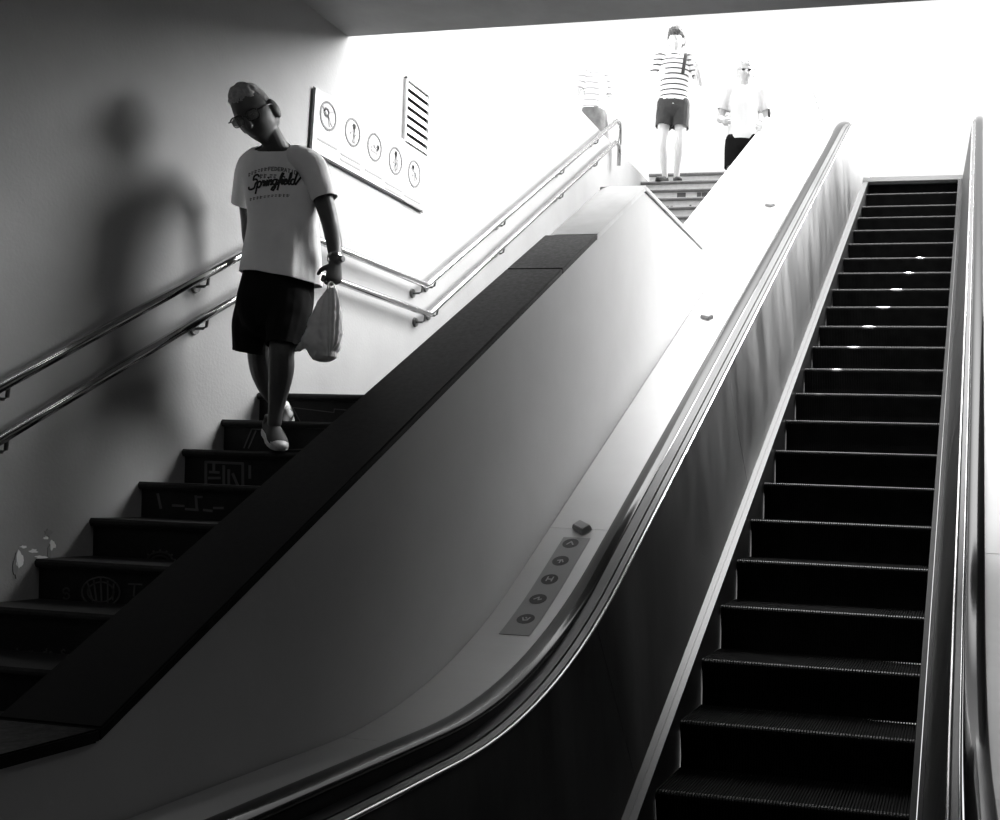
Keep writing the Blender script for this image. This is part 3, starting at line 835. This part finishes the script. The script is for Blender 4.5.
    def ribbons(bm, strokes, w, ox, oy, sx, sy, skew=.0, rise=0.0):
        for st_ in strokes:
            pts_ = st_
            for q0, q1 in zip(pts_, pts_[1:]):
                P2 = []
                for X, Y in (q0, q1):
                    P2.append((ox + X * sx - Y * sy * skew, oy + Y * sy - X * sx * rise))
                stroke(bm, P2, w, onshirt, 0, .0016)
    def arcp(cx, cy, rx, ry, a0, a1, n=8): return [(cx + rx * math.cos(math.radians(t)), cy + ry * math.sin(math.radians(t))) for t in lin(a0, a1, n)]
    # brush-script word, letter height 1 (y down, baseline 0)
    Wd_ = []
    Wd_ += [arcp(.75, -1.35, .42, .35, -10, -200, 9) + arcp(.55, -.85, .45, .30, -120, 60, 8) + arcp(.25, -.25, .55, .32, 40, 190, 8)]               # S
    Wd_ += [[(1.0, -.6), (1.15, -.75), (1.02, .75)], arcp(1.4, -.35, .30, .38, 180, 500, 14)]                                                             # p
    Wd_ += [[(1.75, -.3), (1.95, -.75), (2.0, -.55), (2.25, -.65), (2.12, -.1), (2.4, -.1)]]                                                            # r
    Wd_ += [[(2.4, -.1), (2.62, -.7), (2.55, -.05), (2.8, -.1)], [(2.70, -1.0), (2.74, -1.04)]]                                                           # i
    Wd_ += [[(2.8, -.1), (2.95, -.7), (2.9, 0)], [(2.93, -.4), (3.2, -.72), (3.32, -.55), (3.25, -.05), (3.45, -.1)]]                                   # n
    Wd_ += [arcp(3.75, -.38, .27, .34, -20, -340, 12), [(4.02, -.72), (3.98, .35), (3.75, .72), (3.45, .6), (3.6, .3), (4.2, -.1)]]                       # g
    Wd_ += [[(4.2, -.1), (4.6, -.9), (4.75, -1.5), (4.6, -1.55), (4.45, -1.0), (4.35, .7)], [(4.25, -.55), (4.75, -.6)]]                                # f
    Wd_ += [[(4.65, -.2), (4.85, -.7), (4.8, -.05), (5.0, -.1)], [(4.93, -1.0), (4.97, -1.04)]]                                                           # i
    Wd_ += [[(5.0, -.3), (5.3, -.45), (5.35, -.7), (5.15, -.7), (5.05, -.3), (5.2, 0), (5.55, -.15)]]                                                   # e
    Wd_ += [[(5.5, -.2), (5.85, -1.0), (5.85, -1.6), (5.72, -1.5), (5.65, -.2), (5.8, 0), (6.0, -.1)]]                                                  # l
    Wd_ += [arcp(6.25, -.35, .28, .36, -30, -340, 12), [(6.62, -1.65), (6.45, -.1), (6.7, 0), (7.2, -1.0)]]                                               # d
    bm = bmesh.new(); ribbons(bm, Wd_, .0088, -.105, .028, .0315, .037, .12, .16)
    put(obj('print_word', bm, M['ink'], fix=True), root)
    # faded block lettering above and below
    SEG = {'F': [[(0, 1), (0, 0), (.6, 0)], [(0, .5), (.5, .5)]], 'E': [[(.6, 0), (0, 0), (0, 1), (.6, 1)], [(0, .5), (.5, .5)]], 'D': [[(0, 0), (0, 1), (.45, .85), (.6, .5), (.45, .15), (0, 0)]],
           'R': [[(0, 1), (0, 0), (.6, .1), (.6, .45), (0, .5), (.6, 1)]], 'A': [[(0, 1), (.3, 0), (.6, 1)], [(.12, .6), (.48, .6)]], 'T': [[(0, 0), (.6, 0)], [(.3, 0), (.3, 1)]],
           'I': [[(.3, 0), (.3, 1)]], 'O': [[(0, 0), (.6, 0), (.6, 1), (0, 1), (0, 0)]], 'N': [[(0, 1), (0, 0), (.6, 1), (.6, 0)]]}
    bm = bmesh.new()
    word = 'FEDERATION'
    arcY = lambda x: -.078 + 1.35 * (x - .0) ** 2 - .09 * x
    for i, ch in enumerate(word):
        x0 = -.018 + i * .0145
        for st_ in SEG[ch]:
            q = [(x0 + X * .0155, arcY(x0 + X * .0155) + Y * .017) for X, Y in st_]
            stroke(bm, q, .0045, onshirt, 0, .0012)
    rnd = random.Random(3)
    def smudge(x0, x1, yf, h):                 # print too worn to read
        x = x0
        while x < x1:
            w_ = .008 + .006 * rnd.random()
            stroke(bm, [(x, yf(x) + h * .2), (x + w_ * .8, yf(x) + h * .2)], h * .3, onshirt, 0, .0012)
            stroke(bm, [(x, yf(x) + h * .75), (x + w_ * .5, yf(x) + h * .75)], h * .35, onshirt, 0, .0012)
            if rnd.random() < .6: stroke(bm, [(x + w_ * .1, yf(x)), (x + w_ * .1, yf(x) + h)], .004, onshirt, 0, .0012)
            x += w_ + .006
    smudge(-.115, -.03, arcY, .016)
    smudge(-.055, -.022, lambda x: -.043 - .05 * x, .020); smudge(-.008, .022, lambda x: -.043 - .05 * x, .020)
    smudge(-.105, .085, lambda x: .070 - .13 * (x + .1) , .012)
    put(obj('print_small', bm, M['ink2']), root)
    t2.free()
    # shorts
    bm = bmesh.new()
    limb(bm, [(H(279, 272), .160, .122), (H(277, 290), .172, .128), (H(275, 305), .178, .132), (H(274, 318), .165, .125)], fixed=(Ls, F), seg=26)
    l1 = [(H(291, 300, 4.66), .100, .108), (H(288, 325, 4.61), .096, .104), (H(283, 346, 4.575), .083, .096), (H(281, 362, 4.56), .083, .096)]
    l2 = [(H(262, 300, 4.67), .115, .112), (H(255, 325, 4.68), .104, .106), (H(251.5, 352, 4.70), .088, .098), (H(250, 368, 4.71), .088, .098)]
    limb(bm, l1, ref=Ls); limb(bm, l2, ref=Ls)
    m0 = fuse(bm, .006, 3, wrinkle=.007, wscale=8)
    cutnear(m0, l1[2][0], (l1[3][0] - l1[2][0] + V3((0, 0, -.02))).normalized(), .135)
    cutnear(m0, l2[2][0], (l2[3][0] - l2[2][0]).normalized(), .135)
    so_ = obj('shorts', largest(m0), M['shorts'], smooth=True, fix=False); put(so_, root); thicken(so_, .004)
    # shoes
    for ank, dr, pit in ((af, V3((.76, -.65, 0)), .36), (ar, V3((.34, -.94, 0)), .62)):
        up, sl, to = shoe(ank, dr, pit, s=.98, back=.045 if ank is af else 0)
        sh_ = put(obj('shoe', up, M['shoeb'], smooth=True), root)
        for nm_, b_ in (('sole', sl), ('toe_cap', to)):
            o = obj(nm_, b_, M['shoew'], smooth=(nm_ == 'toe_cap')); o.parent = sh_; o.matrix_parent_inverse = Matrix.Identity(4)
    # ankle socks
    for ank, kn in ((ar, kr),):
        t = (kn - ank).normalized(); bm = bmesh.new()
        limb(bm, [(ank - t * .03, .036, .043), (ank + t * .01, .036, .042), (ank + t * .035, .037, .043)], ref=Ls, n=2, dome=False)
        put(obj('sock', bm, M['shoew'], smooth=True), root)
    # wrist watch
    t = (wl_ - el).normalized(); bm = bmesh.new(); A_2, B_2 = frame(t, Ls)
    wc = wl_ - t * .022
    rr = lambda a, k: wc + A_2 * (.034 * k * math.cos(a)) + B_2 * (.037 * k * math.sin(a))
    rings_ = []
    for off, k in ((-.009, .98), (-.007, 1.08), (.007, 1.08), (.009, .98)): rings_.append([bm.verts.new(rr(x, k) + t * off) for x in lin(0, 2 * PI, 20)[:-1]])
    for a1, b1 in zip(rings_, rings_[1:]):
        for i in range(20): bm.faces.new((a1[i], a1[(i + 1) % 20], b1[(i + 1) % 20], b1[i]))
    ww = put(obj('wrist_watch', bm, M['watch']), root)
    bm = bmesh.new(); cc = wc + Ls * .036 + F * .012
    bmesh.ops.create_cone(bm, segments=18, radius1=.017, radius2=.015, depth=.010, cap_ends=True)
    bmesh.ops.transform(bm, matrix=Matrix.Translation(cc) @ (Ls * .9 + F * .4).to_track_quat('Z', 'Y').to_matrix().to_4x4(), verts=bm.verts)
    o = obj('watch_face', bm, M['watch']); o.parent = ww; o.matrix_parent_inverse = Matrix.Identity(4)
    # ---- the plastic bag in his left hand
    hp = H(331.5, 287, 4.56)
    bg_ = empty('plastic_bag', H(324, 352, 4.57), 'white translucent plastic carrier bag hanging from the man\'s hand', 'bag')
    bm = bmesh.new()
    bags = [(H(331.5, 291, 4.56), .022, .020), (H(329, 303, 4.56), .048, .034), (H(326, 318, 4.565), .070, .052), (H(323, 333, 4.57), .086, .066), (H(321.5, 345, 4.575), .088, .070), (H(322, 352, 4.575), .070, .055)]
    limb(bm, bags, fixed=(Ls, F), seg=40, n=8)
    limb(bm, [(H(311, 340, 4.58), .03, .03), (H(301, 347, 4.58), .016, .016), (H(297.5, 350, 4.58), .006, .008)], ref=F, n=4)
    m0 = fuse(bm, .004, 3)
    ax = hp
    for v in m0.verts:
        q = v.co - ax; a = math.atan2(q.dot(F), q.dot(Ls)); zz = max(0, min(1, -q.z / .30))
        amp = .006 * math.sin(a * 9 + 3 * noise.noise(q * 7)) * (1 - .7 * zz) + .010 * noise.noise(q * 22) * zz + .006 * noise.noise(q * 45) * zz
        n_ = V3((q.x, q.y, 0)); n_ = n_.normalized() if n_.length > 1e-4 else n_
        v.co = v.co + n_ * amp
    put(obj('bag_body', m0, M['bag'], smooth=True, fix=False), bg_)
    bm = bmesh.new()
    for e in (-1, 1):
        pts_ = [hp + Ls * (.020 * e) + V3((0, 0, -.03)), hp + Ls * (.016 * e) + V3((0, 0, .0)), hp + Ls * .004 * e + V3((0, 0, .020)), hp - Ls * (.010) + F * .02 * e + V3((0, 0, .012)), hp - Ls * .012 + F * .015 * e + V3((0, 0, -.03))]
        limb(bm, [(p, .010, .003) for p in pts_], ref=F, n=3, seg=8)
    put(obj('bag_handle', bm, M['bag'], smooth=True), bg_)
    return root

# ---- people on the upper flight, in full daylight
def stripes(name, base, dark, period, duty, off=0.0):
    m = mat(name, base, .9); nt = m.node_tree; b = nt.nodes['Principled BSDF']
    tc = nt.nodes.new('ShaderNodeTexCoord'); sx = nt.nodes.new('ShaderNodeSeparateXYZ'); nt.links.new(tc.outputs['Object'], sx.inputs['Vector'])
    a = nt.nodes.new('ShaderNodeMath'); a.operation = 'ADD'; a.inputs[1].default_value = 50 + off; nt.links.new(sx.outputs['Z'], a.inputs[0])
    mo = nt.nodes.new('ShaderNodeMath'); mo.operation = 'MODULO'; mo.inputs[1].default_value = period; nt.links.new(a.outputs[0], mo.inputs[0])
    lt = nt.nodes.new('ShaderNodeMath'); lt.operation = 'LESS_THAN'; lt.inputs[1].default_value = period * duty; nt.links.new(mo.outputs[0], lt.inputs[0])
    mx = nt.nodes.new('ShaderNodeMapRange'); mx.inputs['To Min'].default_value = base; mx.inputs['To Max'].default_value = dark
    nt.links.new(lt.outputs[0], mx.inputs['Value']); nt.links.new(mx.outputs['Result'], b.inputs['Base Color'])
    return m
def build_far(base, yaw, h, label, pose):
    """base on the ground; local axes: l = the person's left, f = forward"""
    k = h / 1.75; vox = .008
    f = V3((math.sin(yaw), -math.cos(yaw), 0)); l = V3((math.cos(yaw), math.sin(yaw), 0)); Z = V3((0, 0, 1))
    root = empty('person', base, label, 'person')
    P = lambda x, y, z: base + l * x * k + f * y * k + Z * z * k
    J = dict(hipl=(.09, 0, .92), hipr=(-.09, 0, .92), kneel=(.10, .03, .50), kneer=(-.10, .03, .50), ankl=(.10, -.02, .09), ankr=(-.10, -.02, .09),
             shl=(.18, 0, 1.42), shr=(-.18, 0, 1.42), ell=(.26, -.02, 1.14), elr=(-.26, -.02, 1.14), wrl=(.26, .08, .90), wrr=(-.26, .08, .90), head=(0, .03, 1.63), lean=0)
    J.update(pose.get('joints', {}))
    j = lambda n: P(*J[n])
    bm = bmesh.new()
    limb(bm, [(P(0, 0, .90), .150 * k, .105 * k), (P(0, 0, 1.02), .145 * k, .10 * k), (P(0, 0, 1.15), .135 * k, .10 * k), (P(0, 0, 1.30), .155 * k, .105 * k), (P(0, 0, 1.40), .150 * k, .085 * k), (P(0, 0, 1.46), .07 * k, .06 * k)], fixed=(l, f), seg=20)
    limb(bm, [(P(0, 0, 1.42), .056 * k, .056 * k), (P(0, .01, 1.50), .052 * k, .055 * k), (P(0, .02, 1.57), .052 * k, .055 * k)], ref=l)
    hf = (f + l * pose.get('look', 0) - Z * pose.get('nod', .1)).normalized()
    hc = j('head'); B, L = head_shapes(bm, hc, hf, Z, k)
    for s in 'lr':
        limb(bm, [(j('sh' + s), .052 * k, .052 * k), (j('sh' + s).lerp(j('el' + s), .5), .046 * k, .046 * k), (j('el' + s), .038 * k, .038 * k), (j('el' + s).lerp(j('wr' + s), .4), .036 * k, .036 * k), (j('wr' + s), .025 * k, .027 * k)], ref=l)
        d = j('wr' + s) - j('el' + s)
        hand(bm, j('wr' + s), d, f, -l if s == 'l' else l, curl=.7, s=k)
        limb(bm, [(j('hip' + s), .088 * k, .09 * k), (j('hip' + s).lerp(j('knee' + s), .5), .074 * k, .078 * k), (j('knee' + s), .054 * k, .058 * k), (j('knee' + s).lerp(j('ank' + s), .3), .055 * k, .060 * k), (j('knee' + s).lerp(j('ank' + s), .75), .038 * k, .042 * k), (j('ank' + s), .034 * k, .038 * k)], ref=l)
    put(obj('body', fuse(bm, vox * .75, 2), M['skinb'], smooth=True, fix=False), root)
    hb = hair_shell(hc, B, k, pose['hair'], .026, .012, 60); put(obj('hair', hb, pose['hairmat'], smooth=True, fix=False), root)
    # top
    bm = bmesh.new()
    z0 = pose.get('hem', .86)
    limb(bm, [(P(0, 0, z0 - .06), .175 * k, .128 * k), (P(0, 0, z0), .172 * k, .126 * k), (P(0, 0, 1.05), .162 * k, .120 * k), (P(0, 0, 1.2), .160 * k, .122 * k), (P(0, 0, 1.32), .172 * k, .120 * k), (P(0, 0, 1.41), .155 * k, .095 * k), (P(0, 0, 1.46), .085 * k, .075 * k)], fixed=(l, f), seg=22)
    for s in 'lr':
        a, b = j('sh' + s), j('el' + s)
        limb(bm, [(a.lerp(b, -.12), .062 * k, .062 * k), (a.lerp(b, .3), .062 * k, .062 * k), (a.lerp(b, .68), .056 * k, .056 * k), (a.lerp(b, .85), .056 * k, .056 * k)], ref=l)
    m0 = fuse(bm, vox, 3, wrinkle=.006, wscale=7)
    cutnear(m0, P(0, 0, z0), -Z, .30)
    for s in 'lr':
        a, b = j('sh' + s), j('el' + s); cutnear(m0, a.lerp(b, .68), (b - a).normalized(), .09)
    o = obj('shirt', largest(m0), pose['topmat'], smooth=True, fix=False); put(o, root); thicken(o, .004)
    # shorts or skirt
    bm = bmesh.new()
    if pose.get('skirt'):
        limb(bm, [(P(0, 0, 1.02), .150 * k, .115 * k), (P(0, 0, .92), .180 * k, .14 * k), (P(0, 0, .74), .205 * k, .17 * k), (P(0, 0, .58), .22 * k, .19 * k), (P(0, 0, .5), .22 * k, .19 * k)], fixed=(l, f), seg=24)
        m0 = fuse(bm, vox, 2, wrinkle=.01, wscale=7); cutnear(m0, P(0, 0, .58), -Z, .5); nm_ = 'skirt'
    else:
        limb(bm, [(P(0, 0, 1.0), .155 * k, .115 * k), (P(0, 0, .92), .168 * k, .125 * k), (P(0, 0, .84), .165 * k, .125 * k)], fixed=(l, f), seg=22)
        hemz = pose.get('hemleg', .55)
        for s in 'lr':
            a, b = j('hip' + s), j('knee' + s); t = hemz
            limb(bm, [(a, .098 * k, .105 * k), (a.lerp(b, t * .5), .098 * k, .104 * k), (a.lerp(b, t), .094 * k, .10 * k), (a.lerp(b, t + .15), .094 * k, .10 * k)], ref=l)
        m0 = fuse(bm, vox, 2, wrinkle=.007, wscale=8)
        for s in 'lr':
            a, b = j('hip' + s), j('knee' + s); cutnear(m0, a.lerp(b, hemz), (b - a).normalized(), .15)
        nm_ = 'shorts'
    o = obj(nm_, largest(m0), pose['botmat'], smooth=True, fix=False); put(o, root); thicken(o, .004)
    for s in 'lr':
        up, sl, to = shoe(j('ank' + s), f + l * (.25 if s == 'l' else -.35), .0, s=k * .95); to.free()
        sh_ = put(obj('shoe', up, pose['shoemat'], smooth=True), root)
        o = obj('sole', sl, pose['shoemat']); o.parent = sh_; o.matrix_parent_inverse = Matrix.Identity(4)
    return root, P, L, j, l, f, k

build_man()
full = lambda p: (p[2] - .34 if p[1] > .2 else p[2] - .34 + (.2 - p[1]) * 1.5) if p[1] > -.5 else p[2] + .55
z_, y_ = n2[16][1], n2[16][0]
bx = ray(671, 178)
r_, P, L, j, l, f, k = build_far(V3((bx.x * (y_ + .16), y_ + .16, z_ + EYE)), .18, 1.79,
    'dark-haired young person in a striped t-shirt and dark shorts standing on the top steps', dict(
    joints=dict(elr=(-.27, -.03, 1.16), wrr=(-.17, .18, 1.17), ell=(.29, .02, 1.15), wrl=(.27, .22, 1.26), ankr=(-.07, -.02, .09), ankl=(.06, -.02, .09), kneel=(.09, .04, .5), kneer=(-.11, .05, .5)),
    hair=full, hairmat=M['bhair'], topmat=stripes('striped_cotton', .85, .05, .060, .30), botmat=M['bshorts'], shoemat=M['bshoe'], hem=.87, hemleg=.66, nod=.25, look=-.15))
bm = bmesh.new()
limb(bm, [(P(.10, .13, 1.22), .02, .006), (P(.115, .125, 1.34), .02, .006), (P(.125, .06, 1.47), .022, .006), (P(.12, -.09, 1.45), .02, .006)], ref=l, n=4, seg=8)
put(obj('backpack_strap', bm, M['strap'], smooth=True), r_)
bm = bmesh.new(); c_ = j('wrl') + f * .06 * k + V3((0, 0, .03))
hexa(bm, [c_ + l * a + V3((0, 0, b)) for a, b in ((-.035, -.07), (.035, -.07), (.035, .07), (-.035, .07))], [c_ - f * .009 + l * a + V3((0, 0, b)) for a, b in ((-.035, -.07), (.035, -.07), (.035, .07), (-.035, .07))])
bmesh.ops.bevel(bm, geom=bm.edges[:], offset=.003, segments=2, affect='EDGES')
tag(obj('phone', bm, M['white']), 'pale phone held up by the person in the striped t-shirt', 'phone')
# second person, white top, dark shorts, further down beside the escalator wall
zz_, yy_ = n2[11][1], n2[11][0]
bx = ray(744, 120)
r_, P, L, j, l, f, k = build_far(V3((bx.x * (yy_ + .15), yy_ + .15, zz_ + EYE)), .25, 1.66,
    'person in sunglasses, white top and black shorts, half hidden behind the escalator side', dict(
    joints=dict(ell=(.25, .0, 1.17), wrl=(.20, .14, 1.06), elr=(-.25, -.02, 1.16), wrr=(-.22, .14, 1.08)),
    hair=full, hairmat=M['white'], topmat=M['white'], botmat=M['shorts'], shoemat=M['white'], hem=.92, hemleg=.7, nod=.1))
bm = bmesh.new()
for e in (-1, 1): ball(bm, L(e * .033, .096, .004), .017 * k, .008, .012 * k, rot=None, seg=12)
tube(bm, [L(-.075, .07, .010), L(-.03, .104, .010), L(.03, .104, .010), L(.075, .07, .010)], .002, 6)
put(obj('sunglasses', bm, M['strap'], smooth=True), r_)
bm = bmesh.new(); limb(bm, [(P(.255, .02, 1.26), .012, .02), (P(.262, .02, 1.20), .016, .024), (P(.262, .03, 1.13), .010, .016)], ref=l, n=3, seg=8)
put(obj('arm_band', bm, M['strap'], smooth=True), r_)
# third person, at street level behind the stairwell wall
bx = ray(594, 115)
r_, P, L, j, l, f, k = build_far(V3((bx.x * 12.5, 12.5, GR)), .7, 1.56,
    'person in a pale striped top and grey skirt at street level behind the stair handrails', dict(
    hair=full, hairmat=M['white'], topmat=stripes('pale_stripes', .85, .3, .07, .3), botmat=mat('grey_skirt', .11, .9, var=.3, scale=9), shoemat=M['white'], skirt=True, hem=.98, nod=.2))
#PEOPLE_END

# ------------------------------------------------------------------ light
SKY_LOW, SKY_HIGH, SUN, PW = 1.06, 9.0, 16.0, .8
w = bpy.data.worlds.new('sky'); S.world = w; w.use_nodes = True
nt = w.node_tree; bg = nt.nodes['Background']; bg.inputs['Color'].default_value = (1, 1, 1, 1)
tc = nt.nodes.new('ShaderNodeTexCoord'); sx = nt.nodes.new('ShaderNodeSeparateXYZ'); mr = nt.nodes.new('ShaderNodeMapRange')
nt.links.new(tc.outputs['Generated'], sx.inputs['Vector']); nt.links.new(sx.outputs['Z'], mr.inputs['Value'])
mr.interpolation_type = 'SMOOTHSTEP'
mr.inputs['From Min'].default_value = .68; mr.inputs['From Max'].default_value = .95     # overcast: brightest overhead
mr.inputs['To Min'].default_value = SKY_LOW; mr.inputs['To Max'].default_value = SKY_HIGH
nt.links.new(mr.outputs['Result'], bg.inputs['Strength'])
sun = bpy.data.lights.new('hazy_sun', 'SUN'); sun.energy = SUN; sun.angle = math.radians(42)
so = bpy.data.objects.new('hazy_sun', sun); C.objects.link(so)
d = Vector((-.62, -.51, -.54)); so.rotation_euler = d.to_track_quat('-Z', 'Y').to_euler(); so.location = (6, 14, 12)
def lamp(loc, sx, sy, e):
    l = bpy.data.lights.new('ceiling_lamp', 'AREA'); l.shape = 'RECTANGLE'; l.size = sx; l.size_y = sy; l.energy = e * PW
    o = bpy.data.objects.new('ceiling_lamp', l); C.objects.link(o); o.location = loc
lamp((.3, 3.2, CZ - .02), .5, .5, 6)
lamp((-2.3, 1.0, CZ - .02), .1, 4.5, 16)
# added spotlight standing in for a narrow sun shaft across the step fronts
A1 = at(853, 347, 8.33); B1 = at(920, 257, 10.28)
dv = A1 - B1; dv.z = -math.hypot(dv.x, dv.y) * 1.2; dv.normalize()
sl = bpy.data.lights.new('glint_spot', 'SPOT'); sl.energy = 300000; sl.spot_size = math.radians(8.5); sl.spot_blend = .2; sl.shadow_soft_size = .02
so2 = bpy.data.objects.new('glint_spot', sl); C.objects.link(so2)
so2.location = (A1 + B1) / 2 - dv * 8; so2.rotation_euler = dv.to_track_quat('-Z', 'Y').to_euler(); so2.scale = (.07, 1, 1)
vs = S.view_settings
S.display_settings.display_device = 'sRGB'
vs.view_transform = 'Standard'; vs.look = 'None'; vs.gamma = 1; vs.exposure = 0
vs.use_curve_mapping = False
